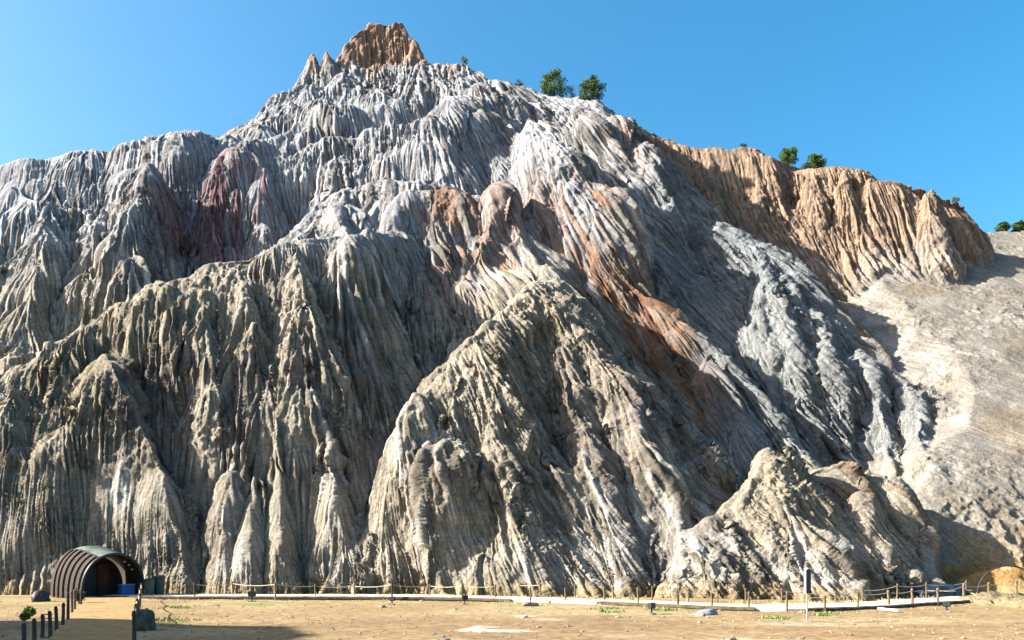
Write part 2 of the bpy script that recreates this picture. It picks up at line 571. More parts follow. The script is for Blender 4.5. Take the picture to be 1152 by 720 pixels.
# rounded lobes first, then rills of three sizes that follow the fall line
N = normals(smooth_P(P, 3))
lob = fbm(X_, Y_, Z_ * 0.6, 5.0, 2)
lob2 = fbm(X_, Y_, Z_ * 0.7, 11.0, 2)
UP = np.clip((Z_ - 34) / 14, 0, 1) * np.clip((73 - Z_) / 4, 0, 1) * (1 - np.clip((Y_ - 104) / 3, 0, 1) * (X_ > 16))
CAPM = np.maximum(np.clip((Z_ - 72) / 4, 0, 1), np.clip((Y_ - 106) / 3, 0, 1) * (X_ > 16))
P = P + N * (((0.8 * np.abs(lob) * (1 - 0.6 * CAPM) + 1.9 * UP * (np.abs(lob2) - 0.3)) * (1 - SC))[..., None])
rills = []
BASE = smooth_P(P, 10)
fu, fv, sp = flow(BASE)
NB = normals(smooth_P(P, 5))
for lam, amp, nd in ((2.4, 0.62, 7), (1.0, 0.46, 6), (0.45, 0.26, 5)):
    if lam < 1:
        fu, fv, _s = flow(smooth_P(P, 10))
        NB = normals(smooth_P(P, 5))
    n0 = vnoise(P[..., 0] / lam, P[..., 1] / lam, P[..., 2] / lam)
    n0 = n0 + 0.5 * vnoise(P[..., 0] / lam * 2.1 + 9, P[..., 1] / lam * 2.1, P[..., 2] / lam * 2.1)
    if lam < 0.6:
        n0 = blur((RS.rand(NV, NU) - 0.5).astype(np.float32), 1)
    r = lic(n0, fu, fv, nd)
    if lam < 2:
        r = r - blur(r, 60 if lam > 0.6 else 12)
        r = r / r.std()
    rills.append(r)
    N = NB
    st_ = np.clip((sp - 0.35) / 0.35, 0.0, 1) * (1 - 0.88 * SC)
    st_ = st_ * np.clip(0.75 + 0.9 * fbm(P[..., 0] + 30 * lam, P[..., 1], P[..., 2], 9.0, 3), 0.15, 1.7)
    st_ = st_ * (1 - (0.45 if lam > 1 else 0.0) * CAPM) * (1 - 0.6 * np.clip((P[..., 2] - 74) / 3, 0, 1))
    st_ = st_ * (1 - (0.58 if lam > 0.5 else 0.2) * UP)
    a = np.minimum(np.abs(r), 2.0) - 0.8
    P = P + N * ((amp * st_ * a)[..., None])
fu, fv, sp = flow(smooth_P(P, 8))
r4 = lic((RS.rand(NV, NU) - 0.5).astype(np.float32), fu, fv, 4)
r4 = r4 - blur(r4, 8)
r4 /= r4.std()
# crumbly roughness
N = normals(smooth_P(P, 3))
ro = fbm(P[..., 0], P[..., 1], P[..., 2] * 0.6, 1.2, 4, 0.68)
rp_ = np.clip(0.9 + 1.3 * fbm(P[..., 0], P[..., 1], P[..., 2] + 40, 8.0, 3), 0.25, 2.2)
blk = np.abs(fbm(P[..., 0], P[..., 1], P[..., 2] * 0.8, 2.2, 3, 0.6))
P = P + N * (((0.17 * ro + 0.30 * (0.35 - blk)) * rp_ * (1 - 0.45 * SC))[..., None])
BK = SC * np.clip((9 - P[..., 2]) / 3, 0, 1)
P = P + N * ((BK * (0.9 * (0.3 - np.abs(fbm(P[..., 0], P[..., 1], P[..., 2], 3.4, 4, 0.6)))))[..., None])

# ---- colours: what the rock is made of (pale salt, grey-tan clay, ochre cap rock, red beds), plus shade painted into some hollows
X_, Y_, Z_ = P[..., 0], P[..., 1], P[..., 2]
n1 = fbm(X_, Y_, Z_, 14.0, 3)
n2 = fbm(X_, Y_, Z_, 3.0, 3)
n3 = fbm(X_, Y_, Z_, 0.7, 2)
r1, r2, r3 = rills


def ss(a, b, x):
    t = np.clip((x - a) / (b - a), 0, 1)
    return t * t * (3 - 2 * t)


def mixc(col, c, m):
    return col * (1 - m[..., None]) + np.array(c, np.float32) * m[..., None]


def spot(px, py, Y, r):
    Yh = hit(FAR, px, py)
    c = wp(px, py, Yh if Yh else dep(Y))
    d = np.sqrt((X_ - c[0]) ** 2 + (Y_ - c[1]) ** 2 + (Z_ - c[2]) ** 2)
    return ss(1.4, 0.5, (d + 0.35 * r * n2) / r) * ss(-1.1, 0.9, r2 + 0.6 * r1 + 0.6 * n2)


col = np.zeros(P.shape, np.float32) + np.array((0.35, 0.312, 0.248), np.float32)
hi_ = ss(22, 48, Z_ + 8 * n1)
col = mixc(col, (0.335, 0.345, 0.37), hi_)
col = mixc(col, (0.52, 0.51, 0.49), ss(0.2, 1.6, r2 * 0.6 + r1 * 0.5 + n2) * 0.6)
col = mixc(col, (0.20, 0.165, 0.125), ss(0.3, 1.8, -r2 * 0.5 + r3 * 0.5 + n1 * 0.8) * 0.55)
for a in ((245, 245, 98, 9), (230, 275, 92, 7), (265, 215, 98, 7), (215, 230, 98, 6)):
    col = mixc(col, (0.24, 0.135, 0.14), spot(*a) * 0.9)
for a in ((730, 375, 86, 5), (760, 400, 84, 5), (800, 430, 82, 5), (700, 335, 90, 5), (485, 222, 96, 5), (520, 240, 96, 3), (545, 285, 89, 5), (650, 240, 95, 5), (1000, 565, 61, 3.5), (1040, 590, 60, 3), (980, 555, 60, 3), (670, 300, 92, 3.5), (1060, 620, 58, 2.5)):
    col = mixc(col, (0.25, 0.135, 0.075), spot(*a) * 0.9)
for a in ((570, 230, 100, 7), (600, 265, 95, 6), (480, 315, 85, 5), (520, 330, 80, 5), (720, 160, 115, 6), (740, 175, 115, 6)):
    col = mixc(col, (0.33, 0.235, 0.20), spot(*a) * 0.8)
for a in ((700, 620, 58, 3.5), (680, 590, 58, 3), (470, 425, 68, 3), (610, 630, 59, 2), (790, 610, 58, 3), (545, 320, 80, 2.5), (430, 300, 80, 3), (1000, 500, 75, 1.5)):
    col = mixc(col, (0.58, 0.565, 0.54), spot(*a) * 0.7)
for a in ((60, 210, 100, 12), (130, 195, 100, 9), (10, 250, 95, 8)):
    col = mixc(col, (0.46, 0.48, 0.50), spot(*a) * 0.7)
for a in ((570, 380, 68, 6), (600, 400, 68, 6), (110, 420, 66, 9), (60, 470, 64, 7), (850, 560, 56, 4), (180, 360, 70, 6)):
    col = mixc(col, (0.33, 0.285, 0.20), spot(*a) * 0.7)
for a in ((190, 470, 66, 6), (230, 440, 66, 6), (410, 420, 70, 6), (420, 520, 66, 5), (700, 460, 72, 6), (760, 480, 72, 5), (660, 400, 76, 4)):
    col = mixc(col, (0.19, 0.155, 0.14), spot(*a) * 0.7)  # shade of the recesses and under the diagonal band, painted as darker rock
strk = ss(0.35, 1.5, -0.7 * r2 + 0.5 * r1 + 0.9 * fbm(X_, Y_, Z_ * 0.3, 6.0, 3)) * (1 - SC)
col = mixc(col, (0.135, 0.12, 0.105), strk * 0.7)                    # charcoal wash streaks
for px, py in ((655, 290), (675, 308), (695, 325), (715, 340), (735, 355), (755, 372), (775, 390), (795, 410), (815, 428), (835, 448), (720, 370), (745, 395), (770, 415), (800, 445), (825, 470), (850, 490)):
    Yh = hit(FAR, px, py)
    c = wp(px, py, Yh)
    d = np.sqrt((X_ - c[0]) ** 2 + (Y_ - c[1]) ** 2 + (Z_ - c[2]) ** 2)
    col = mixc(col, (0.215, 0.115, 0.07), ss(1.3, 0.5, d / 3.0 + 0.35 * n2) * 0.6 * ss(-1.6, 0.2, r2 + n2))
# ochre cap rock
cap = ss(0, 1, (Y_ - 104 + 3 * n2) / 4) * ss(16, 20, X_ + 1.5 * n2) * (1 - SC)
col = mixc(col, (0.30, 0.215, 0.155), cap)
yF = np.interp(X_, [q[0] for q in fyl], [q[1] for q in fyl])
deb = ss(0.5, 2.5, Y_ - yF + n2) * ss(20, 24, X_) * (1 - SC) * (1 - cap)
col = mixc(col, (0.30, 0.22, 0.155), deb * 0.8)
col = mixc(col, (0.45, 0.40, 0.36), deb * ss(0.3, 0.8, n2) * 0.6)
bas = ss(17, 20, X_ + n1) * ss(2.0, -1.0, Y_ - yF) * ss(9, 13, Z_) * ss(66, 72, Y_) * (1 - SC)
col = mixc(col, (0.205, 0.23, 0.245), bas * 0.8)  # blue-grey rock, darkened further for the shade lying in the basin
pk = ss(74.5, 80.5, Z_ + 3.5 * n2) * (Y_ > 115)
col = mixc(col, (0.34, 0.215, 0.145), pk * 0.9)
# scree hillside
sc = np.zeros(P.shape, np.float32) + np.array((0.34, 0.31, 0.265), np.float32)
sc = mixc(sc, (0.44, 0.415, 0.37), ss(0.0, 0.9, n2 + 0.6 * n1))
sc = sc * 0.8
sc = mixc(sc, (0.30, 0.235, 0.155), ss(0.3, 0.9, fbm(X_ * 1.3, Y_, Z_, 9, 3)) * 0.6)
col = col * (1 - SC[..., None]) + sc * SC[..., None]
bank = ss(7.0, 2.0, Z_ + 2 * n2) * ss(32, 35, X_)
col = mixc(col, (0.42, 0.29, 0.15), bank * 0.8)
mnd = ss(2.5, 1.6, Z_ + 0.4 * n2) * ss(30.5, 32.5, X_)
col = mixc(col, (0.40, 0.235, 0.08), mnd * 0.9)
dry = ss(1.3, 0.2, Z_ + 0.5 * n3)
col = mixc(col, (0.36, 0.27, 0.14), dry * 0.8)
col = col * (1 + (1 - 0.7 * SC) * (0.24 * np.clip(r4, -2, 2) + 0.13 * np.clip(r3, -2, 2)))[..., None]
col = col * (1 + 0.14 * n3 + 0.10 * n2)[..., None]
col = np.clip(col * 0.64, 0.02, 0.8)


def rock_mat():
    m = bpy.data.materials.new('salt_rock')
    m.use_nodes = True
    nt = m.node_tree
    b = nt.nodes['Principled BSDF']
    b.inputs['Roughness'].default_value = 0.92
    b.inputs['Specular IOR Level'].default_value = 0.15
    at_ = nt.nodes.new('ShaderNodeAttribute')
    at_.attribute_name = 'rock'
    tc = nt.nodes.new('ShaderNodeTexCoord')
    no = nt.nodes.new('ShaderNodeTexNoise')
    no.inputs['Scale'].default_value = 5.0
    no.inputs['Detail'].default_value = 9
    no.inputs['Roughness'].default_value = 0.72
    mr = nt.nodes.new('ShaderNodeMapRange')
    mr.inputs['From Min'].default_value = 0.3
    mr.inputs['From Max'].default_value = 0.7
    mr.inputs['To Min'].default_value = 0.484
    mr.inputs['To Max'].default_value = 1.5
    mx = nt.nodes.new('ShaderNodeVectorMath')
    mx.operation = 'SCALE'
    bu = nt.nodes.new('ShaderNodeBump')
    bu.inputs['Strength'].default_value = 0.9
    bu.inputs['Distance'].default_value = 0.3
    nt.links.new(tc.outputs['Object'], no.inputs['Vector'])
    nt.links.new(no.outputs['Fac'], mr.inputs['Value'])
    nt.links.new(at_.outputs['Color'], mx.inputs[0])
    nt.links.new(mr.outputs[0], mx.inputs['Scale'])
    nt.links.new(mx.outputs[0], b.inputs['Base Color'])
    nt.links.new(no.outputs['Fac'], bu.inputs['Height'])
    nt.links.new(bu.outputs[0], b.inputs['Normal'])
    return m


ROCK = rock_mat()
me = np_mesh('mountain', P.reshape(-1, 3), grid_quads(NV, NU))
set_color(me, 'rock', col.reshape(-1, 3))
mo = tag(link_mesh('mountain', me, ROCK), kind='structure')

# the spur beyond the left edge (its shade falls across the forecourt)
sgx, sgy = np.meshgrid(np.arange(-110, -34, 0.6, dtype=np.float32), np.arange(-23.5, 46, 0.6, dtype=np.float32))
zz = fsample('z', sgx, sgy)
zz = zz + 0.5 * fbm(sgx, sgy, zz, 3.0, 3)
Ps = np.stack([sgx, sgy, zz], -1).reshape(-1, 3)
me = np_mesh('hillside', Ps, grid_quads(*sgx.shape))
set_color(me, 'rock', np.zeros_like(Ps) + np.array((0.34, 0.29, 0.22)))
tag(link_mesh('hillside', me, ROCK), kind='structure')

# ------------------------------------------------------------------ ground
gxs = np.concatenate([np.linspace(-900, -60, 30)[:-1], np.linspace(-60, 60, 700), np.linspace(60, 900, 30)[1:]])
gys = np.concatenate([np.linspace(-400, 18, 20)[:-1], np.linspace(18, 66, 380), np.linspace(66, 1500, 40)[1:]])
a, b = np.meshgrid(gxs, gys)


def ground_z(x, y):
    x = np.asarray(x, dtype=np.float64); y = np.asarray(y, dtype=np.float64)
    return 0.07 * fbm(x, y, 0 * x, 5.0, 3) + 0.02 * fbm(x, y, 0 * x + 4, 0.8, 2) - 0.05


zg = ground_z(a, b)
me = np_mesh('ground', np.stack([a, b, zg], -1).reshape(-1, 3), grid_quads(*a.shape))
gn = fbm(a, b, 0 * a + 2, 4.0, 3)
gn2 = fbm(a, b, 0 * a + 8, 1.0, 3)
gw = fbm(a * 0.35, b, 0 * a + 5, 2.6, 4)
gc = np.zeros(a.shape + (3,), np.float32) + np.array((0.24, 0.17, 0.09), np.float32)
gc = mixc(gc, (0.20, 0.135, 0.075), ss(0.0, 0.6, gw))
gc = mixc(gc, (0.28, 0.215, 0.125), ss(0.1, 0.7, -gw + 0.4 * gn))
edge = np.exp(-((b - 47) / 6.0) ** 2)
gc = mixc(gc, (0.27, 0.225, 0.105), edge * ss(-0.2, 0.7, gn))                 # thin dry grass near the walkway
gc = mixc(gc, (0.16, 0.165, 0.055), edge * ss(0.55, 0.9, gn + 0.5 * gn2) * 0.7)
for px, py, rx, ry, st in ((532, 707, 0.55, 0.45, 0.9), (567, 708, 1.0, 0.35, 0.9), (545, 704, 0.7, 0.3, 0.6), (592, 692, 0.7, 0.5, 0.5), (620, 697, 0.8, 0.4, 0.5), (840, 717, 1.3, 0.3, 0.6), (900, 701, 1.6, 0.5, 0.4), (505, 717, 0.5, 0.2, 0.4), (700, 712, 1.5, 0.4, 0.25)):
    c = gp(px, py)
    d = np.sqrt(((a - c.x) / rx) ** 2 + ((b - c.y) / ry / 1.6) ** 2) + 0.5 * gn2
    gc = mixc(gc, (0.58, 0.52, 0.46), ss(1.25, 0.35, d) * st * 0.6)                    # dried salt
set_color(me, 'soil', np.clip(gc * 0.80, 0.02, 0.7).reshape(-1, 3))


def ground_mat():
    m = bpy.data.materials.new('packed_earth')
    m.use_nodes = True
    nt = m.node_tree
    b = nt.nodes['Principled BSDF']
    b.inputs['Roughness'].default_value = 0.95
    b.inputs['Specular IOR Level'].default_value = 0.1
    tc = nt.nodes.new('ShaderNodeTexCoord')
    def noise(scale, det, sx=1.0):
        mp = nt.nodes.new('ShaderNodeMapping')
        mp.inputs['Scale'].default_value = (sx, 1, 1)
        n = nt.nodes.new('ShaderNodeTexNoise')
        n.inputs['Scale'].default_value = scale
        n.inputs['Detail'].default_value = det
        nt.links.new(tc.outputs['Object'], mp.inputs[0])
        nt.links.new(mp.outputs[0], n.inputs['Vector'])
        return n
    n2 = noise(4.0, 9, 0.7)
    r = nt.nodes.new('ShaderNodeAttribute')
    r.attribute_name = 'soil'
    mr = nt.nodes.new('ShaderNodeMapRange')
    mr.inputs['From Min'].default_value = 0.3; mr.inputs['From Max'].default_value = 0.7
    mr.inputs['To Min'].default_value = 0.6; mr.inputs['To Max'].default_value = 1.4
    sc_ = nt.nodes.new('ShaderNodeVectorMath'); sc_.operation = 'SCALE'
    bu = nt.nodes.new('ShaderNodeBump'); bu.inputs['Strength'].default_value = 0.5; bu.inputs['Distance'].default_value = 0.05
    nt.links.new(n2.outputs['Fac'], mr.inputs['Value'])
    nt.links.new(r.outputs[0], sc_.inputs[0])
    nt.links.new(mr.outputs[0], sc_.inputs['Scale'])
    nt.links.new(sc_.outputs[0], b.inputs['Base Color'])
    nt.links.new(n2.outputs['Fac'], bu.inputs['Height'])
    nt.links.new(bu.outputs[0], b.inputs['Normal'])
    return m


tag(link_mesh('ground', me, ground_mat()), kind='structure')


# ------------------------------------------------------------------ materials of the built things
def mat(name, col, rough=0.8, var=0.25, scale=6.0, stretch=(1, 1, 1), metal=0.0, bump=0.3, col2=None):
    m = bpy.data.materials.new(name)
    m.use_nodes = True
    nt = m.node_tree
    b = nt.nodes['Principled BSDF']
    b.inputs['Roughness'].default_value = rough
    b.inputs['Metallic'].default_value = metal
    b.inputs['Specular IOR Level'].default_value = 0.25
    tc = nt.nodes.new('ShaderNodeTexCoord')
    mp = nt.nodes.new('ShaderNodeMapping')
    mp.inputs['Scale'].default_value = stretch
    n = nt.nodes.new('ShaderNodeTexNoise')
    n.inputs['Scale'].default_value = scale
    n.inputs['Detail'].default_value = 6
    r = nt.nodes.new('ShaderNodeValToRGB')
    e = r.color_ramp.elements
    e[0].position, e[1].position = 0.32, 0.68
    e[0].color = tuple(c * (1 - var) for c in col) + (1,)
    e[1].color = tuple(min(1, c * (1 + var)) for c in (col2 or col)) + (1,)
    nt.links.new(tc.outputs['Object'], mp.inputs[0])
    nt.links.new(mp.outputs[0], n.inputs['Vector'])
    nt.links.new(n.outputs['Fac'], r.inputs[0])
    nt.links.new(r.outputs[0], b.inputs['Base Color'])
    if bump:
        bu = nt.nodes.new('ShaderNodeBump')
        bu.inputs['Strength'].default_value = bump
        bu.inputs['Distance'].default_value = 0.02
        nt.links.new(n.outputs['Fac'], bu.inputs['Height'])
        nt.links.new(bu.outputs[0], b.inputs['Normal'])
    return m


M_POST = mat('weathered_timber', (0.13, 0.10, 0.06), 0.9, 0.45, 9, (1, 1, 0.2))
M_DARKPOST = mat('dark_timber', (0.055, 0.045, 0.035), 0.9, 0.4, 9, (1, 1, 0.2))
M_ROPE = mat('pale_rope', (0.42, 0.38, 0.30), 0.9, 0.15)
M_METAL_DARK = mat('dark_metal', (0.025, 0.025, 0.028), 0.5, 0.3)
M_TEAL = mat('painted_corrugated_sheet', (0.10, 0.135, 0.12), 0.55, 0.3, 1.2, (1, 1, 1), 0.0, 0.2, (0.17, 0.19, 0.14))
M_RIB = mat('rusted_rib', (0.06, 0.042, 0.035), 0.8, 0.4)
M_INNER = mat('boards_and_inner_shade', (0.03, 0.024, 0.02), 0.9, 0.3, 3, (1, 1, 0.1))  # boards; also gives the vault's inside its shade by colour
M_RED = mat('red_brown_panel', (0.085, 0.032, 0.024), 0.8, 0.3, 3)
M_BLUE = mat('blue_plastic', (0.03, 0.12, 0.36), 0.4, 0.1)
M_BLUELID = mat('pale_blue_plastic', (0.16, 0.28, 0.48), 0.4, 0.1)
M_BIN = mat('green_plastic', (0.022, 0.045, 0.04), 0.5, 0.2)
M_BINGREY = mat('grey_green_plastic', (0.06, 0.075, 0.06), 0.6, 0.2)
M_CONC = mat('pale_walkway', (0.50, 0.46, 0.38), 0.95, 0.2, 2.5)
M_KERB = mat('shaded_timber_edging', (0.07, 0.055, 0.035), 0.95, 0.4, 4)  # edging whose dark tone includes the shade along the walkway's front
M_FOOT = mat('golden_gravel', (0.22, 0.14, 0.055), 0.95, 0.3, 3)
M_SIGN = mat('dark_sign_face', (0.02, 0.03, 0.04), 0.5, 0.2)
M_SIGNB = mat('pale_sign_side', (0.55, 0.57, 0.56), 0.6, 0.08)
M_POLE = mat('galvanised_pole', (0.30, 0.28, 0.24), 0.5, 0.15, 6, (1, 1, 1), 0.4)
M_STONE = mat('field_stone', (0.17, 0.15, 0.125), 0.95, 0.35, 4)
M_INNER2 = mat('mossy_stone', (0.075, 0.075, 0.055), 0.95, 0.5, 3)
M_STONEL = mat('pale_stone', (0.36, 0.33, 0.29), 0.95, 0.25, 4)
M_STONEB = mat('blue_grey_stone', (0.16, 0.185, 0.21), 0.9, 0.25, 4)
M_TARP = mat('blue_tarpaulin', (0.005, 0.013, 0.02), 0.5, 0.5, 3)
M_WHITE = mat('white_pipe', (0.7, 0.68, 0.62), 0.5, 0.05)
M_BARK = mat('pine_bark', (0.07, 0.05, 0.035), 0.95, 0.3)
M_PINE = mat('pine_needles', (0.035, 0.075, 0.018), 0.8, 0.5, 0.9, (1, 1, 1), 0, 0, (0.06, 0.11, 0.025))
M_SHRUB = mat('shrub_leaves', (0.06, 0.075, 0.03), 0.85, 0.4, 3, (1, 1, 1), 0, 0)
M_GREEN = mat('fresh_grass', (0.10, 0.16, 0.03), 0.85, 0.4, 3, (1, 1, 1), 0, 0)
M_DRY = mat('dry_grass', (0.26, 0.20, 0.08), 0.9, 0.4, 2, (1, 1, 1), 0, 0, (0.30, 0.25, 0.12))
rnd = random.Random(4)


class MB:
    def __init__(self): self.bm = bmesh.new()

    def box(self, c, size, rz=0.0, bev=0.0):
        m = Matrix.Translation(c) @ Matrix.Rotation(rz, 4, 'Z') @ Matrix.Diagonal((*size, 1))
        r = bmesh.ops.create_cube(self.bm, size=1.0, matrix=m)
        if bev:
            es = list({e for v in r['verts'] for e in v.link_edges})
            bmesh.ops.bevel(self.bm, geom=es, offset=bev, segments=2, affect='EDGES')
        return self

    def tube(self, pts, rad, n=8, cap=True):
        pts = [Vector(p) for p in pts]
        rads = rad if isinstance(rad, (list, tuple)) else [rad] * len(pts)
        rings = []
        for i, p in enumerate(pts):
            d = (pts[min(i + 1, len(pts) - 1)] - pts[max(i - 1, 0)]).normalized()
            a = d.cross(Vector((0.13, 0.99, 0.05)))
            if a.length < 0.2: a = d.cross(Vector((1, 0, 0)))
            a.normalize()
            b = d.cross(a)
            rings.append([self.bm.verts.new(p + (a * math.cos(2 * math.pi * k / n) + b * math.sin(2 * math.pi * k / n)) * rads[i]) for k in range(n)])
        for r0, r1 in zip(rings[:-1], rings[1:]):
            for k in range(n):
                self.bm.faces.new((r0[k], r0[(k + 1) % n], r1[(k + 1) % n], r1[k]))
        if cap:
            self.bm.faces.new(rings[0][::-1]); self.bm.faces.new(rings[-1])
        return self

    def leaf(self, p, d, w, l):
        p = Vector(p); d = Vector(d).normalized()
        a = d.cross(Vector((rnd.uniform(-1, 1), rnd.uniform(-1, 1), rnd.uniform(-1, 1)))).normalized() * w
        v = [self.bm.verts.new(q) for q in (p - a * 0.5, p + d * l * 0.5 - a, p + d * l, p + d * l * 0.5 + a, p + a * 0.5)]
        self.bm.faces.new(v)

    def build(self, name, m, parent=None, smooth=False):
        me = bpy.data.meshes.new(name)
        bmesh.ops.recalc_face_normals(self.bm, faces=self.bm.faces)
        self.bm.to_mesh(me)
        self.bm.free()
        if smooth:
            for f in me.polygons: f.use_smooth = True
        return link_mesh(name, me, m, parent)


def empty(name, loc, rz=0.0):
    o = bpy.data.objects.new(name, None)
    COL.objects.link(o)
    o.location = loc
    o.rotation_euler = (0, 0, rz)
    return o


def gz(x, y):
    return float(ground_z(np.array([x]), np.array([y]))[0])


ORD = ['first', 'second', 'third', 'fourth', 'fifth', 'sixth', 'seventh', 'eighth', 'ninth', 'tenth', 'eleventh', 'twelfth', 'thirteenth',
       'fourteenth', 'fifteenth', 'sixteenth', 'seventeenth', 'eighteenth', 'nineteenth', 'twentieth', 'twenty-first', 'twenty-second', 'twenty-third', 'twenty-fourth', 'twenty-fifth', 'twenty-sixth']

# ------------------------------------------------------------------ walkway along the foot of the cliff
FRONT = [(219, 673), (262, 671.5), (310, 674), (355, 672.5), (399, 672), (441, 674), (483, 672.5), (520, 674), (557, 674.5), (597, 678), (636, 677.5), (680, 678), (718, 680.5), (763, 683), (801, 684), (842, 685.5), (885, 687.5), (928, 687), (965, 685), (1000, 683), (1026.5, 681.6), (1055, 680), (1084, 677), (1112, 675), (1143, 673)]
FTOP = [655, 653, 653, 655, 655, 653.5, 655, 655, 656, 659, 661, 659.5, 660, 663, 664.5, 664, 664.6, 668, 665, 663, 661, 660, 656, 654.5, 651]
BACK = [(306, 667), (433, 667), (534, 668), (567, 670), (608, 672), (647, 673), (690, 675.5), (733, 677.5), (774, 678), (807, 678), (839, 679), (879, 681), (940, 679), (970, 677.5), (1009, 675.5), (1042, 673.5), (1087, 671)]
BTOP = [652, 650, 653, 654, 656, 657, 659.5, 659.5, 660.5, 662, 661.5, 662, 665, 662, 656.5, 655, 653]
fx = [gp(px, py + 0.5) for px, py in FRONT]
fxx = np.array([p.x for p in fx]); fyy = np.array([p.y for p in fx])
k5 = np.array([1, 2, 3, 2, 1]) / 9
fys = np.convolve(np.pad(fyy, 2, mode='edge'), k5, 'valid')


def walk_front(x):
    return float(np.interp(x, np.r_[-70, -32, fxx, 60], np.r_[53.5, 53.2, fys, 56]))


xs = np.linspace(-27.0, 46.0, 150)
bm = bmesh.new()
rows = []
for x in xs:
    yf = walk_front(x) - 0.12
    w = 3.6 + 0.25 * math.sin(x * 0.9) + 0.2 * math.sin(x * 2.3)
    rows.append([bm.verts.new((x, yf + w * q, h)) for q, h in ((0.0, -0.1), (0.0, 0.10), (0.02, 0.13), (0.5, 0.145), (0.98, 0.12), (1.0, -0.1))])
for r0, r1 in zip(rows[:-1], rows[1:]):
    for k in range(5):
        bm.faces.new((r0[k], r1[k], r1[k + 1], r0[k + 1]))
me = bpy.data.meshes.new('path')
bm.to_mesh(me); bm.free()
tag(link_mesh('path', me, M_CONC), kind='structure')
mb = MB()
for n_ in range(30):
    i0 = n_ * 5
    if n_ in (11, 12, 16): continue
    pts = [(x, walk_front(x) - 0.2, 0.05 + 0.01 * math.sin(5 * x)) for x in xs[i0:i0 + 6]]
    mb.tube(pts, 0.11, 6)
tag(mb.build('kerb', M_KERB), kind='structure')

# footpath to the shelter
PL = [gp(97, 672), gp(84, 686), gp(72, 700), gp(60, 714), gp(38, 740)]
PR = [gp(156, 672), gp(154, 686), gp(152, 700), gp(150, 714), gp(146, 740)]
bm = bmesh.new()
rr = []
for t in np.linspace(0, 1, 60):
    ax = np.interp(t, np.linspace(0, 1, 5), [p.x for p in PL]); ay = np.interp(t, np.linspace(0, 1, 5), [p.y for p in PL])
    bx = np.interp(t, np.linspace(0, 1, 5), [p.x for p in PR]); by = np.interp(t, np.linspace(0, 1, 5), [p.y for p in PR])
    rr.append([bm.verts.new((ax + (bx - ax) * q, ay + (by - ay) * q, 0.045 + 0.02 * math.sin(math.pi * q) + 0.008 * math.sin(t * 40 + q * 9))) for q in np.linspace(0, 1, 9)])
for r0, r1 in zip(rr[:-1], rr[1:]):
    for k in range(8):
        bm.faces.new((r0[k], r0[k + 1], r1[k + 1], r1[k]))
me = bpy.data.meshes.new('path')
bm.to_mesh(me); bm.free()
tag(link_mesh('path', me, M_FOOT), kind='structure')


# ------------------------------------------------------------------ posts and ropes
def post(p, h, r, m, label, group, lean=(0, 0)):
    mb = MB()
    top = Vector((lean[0] * h, lean[1] * h, h))
    pts = [Vector((0, 0, -0.25)), Vector((0, 0, 0)) , top * 0.5 + Vector((0.01, 0, 0)), top * 0.96, top]
    mb.tube(pts, [r * 1.08, r * 1.05, r, r * 0.95, r * 0.55], 8)
    o = mb.build('fence_post', m)
    o.location = p
    tag(o, label, 'post', group)
    c = MB().tube([top * 0.86 - Vector((0, 0, 0.02)), top * 0.86 + Vector((0, 0, 0.02))], r * 1.25, 8)
    c.build('rope_collar', M_RIB, o)
    return Vector(p) + top * 0.86


front_tops = []
for n_, ((px, py), tp) in enumerate(zip(FRONT, FTOP)):
    p = gp(px, py)
    h = (py - tp) / F * p.y
    p.z = gz(p.x, p.y) if n_ else 0.0
    front_tops.append(post(p, h, 0.055 if n_ < 19 else 0.075, M_POST if n_ not in (0, 5, 7, 13) else M_DARKPOST,
                           '%s post from the left on the near edge of the pale walkway%s' % (ORD[n_], ', dark wood' if n_ in (0, 5, 7, 13) else ''),
                           'posts along the near edge of the walkway', (rnd.uniform(-0.05, 0.03), 0)))
back_tops = []
for n_, ((px, py), tp) in enumerate(zip(BACK, BTOP)):
    p = gp(px, py)
    h = (py - tp) / F * p.y
    back_tops.append(post(p, h, 0.05, M_POST, '%s post from the left in the row behind the pale walkway at the cliff foot' % ORD[n_],
                          'posts along the far edge of the walkway', (rnd.uniform(-0.05, 0.05), 0)))


def rope(tops, label, r=0.016):
    mb = MB()
    pts = []
    for n_, (a_, b_) in enumerate(zip(tops[:-1], tops[1:])):
        sag = 0.05 + 0.015 * (a_ - b_).length
        pts += [a_.lerp(b_, q) - Vector((0, 0, sag * 4 * q * (1 - q))) for q in np.linspace(0, 1, 7)[(0 if n_ == 0 else 1):]]
    mb.tube(pts, r, 5)
    tag(mb.build('rope', M_ROPE), label, 'rope')


rope(front_tops[:9], 'thin pale rope along the near posts of the walkway, left half')
rope(front_tops[16:], 'thin pale rope along the near posts of the walkway, right of the sign')
rope(back_tops[:5], 'thin pale rope along the back posts of the walkway, left half')
rope(back_tops[11:], 'thin pale rope along the back posts of the walkway, right end')

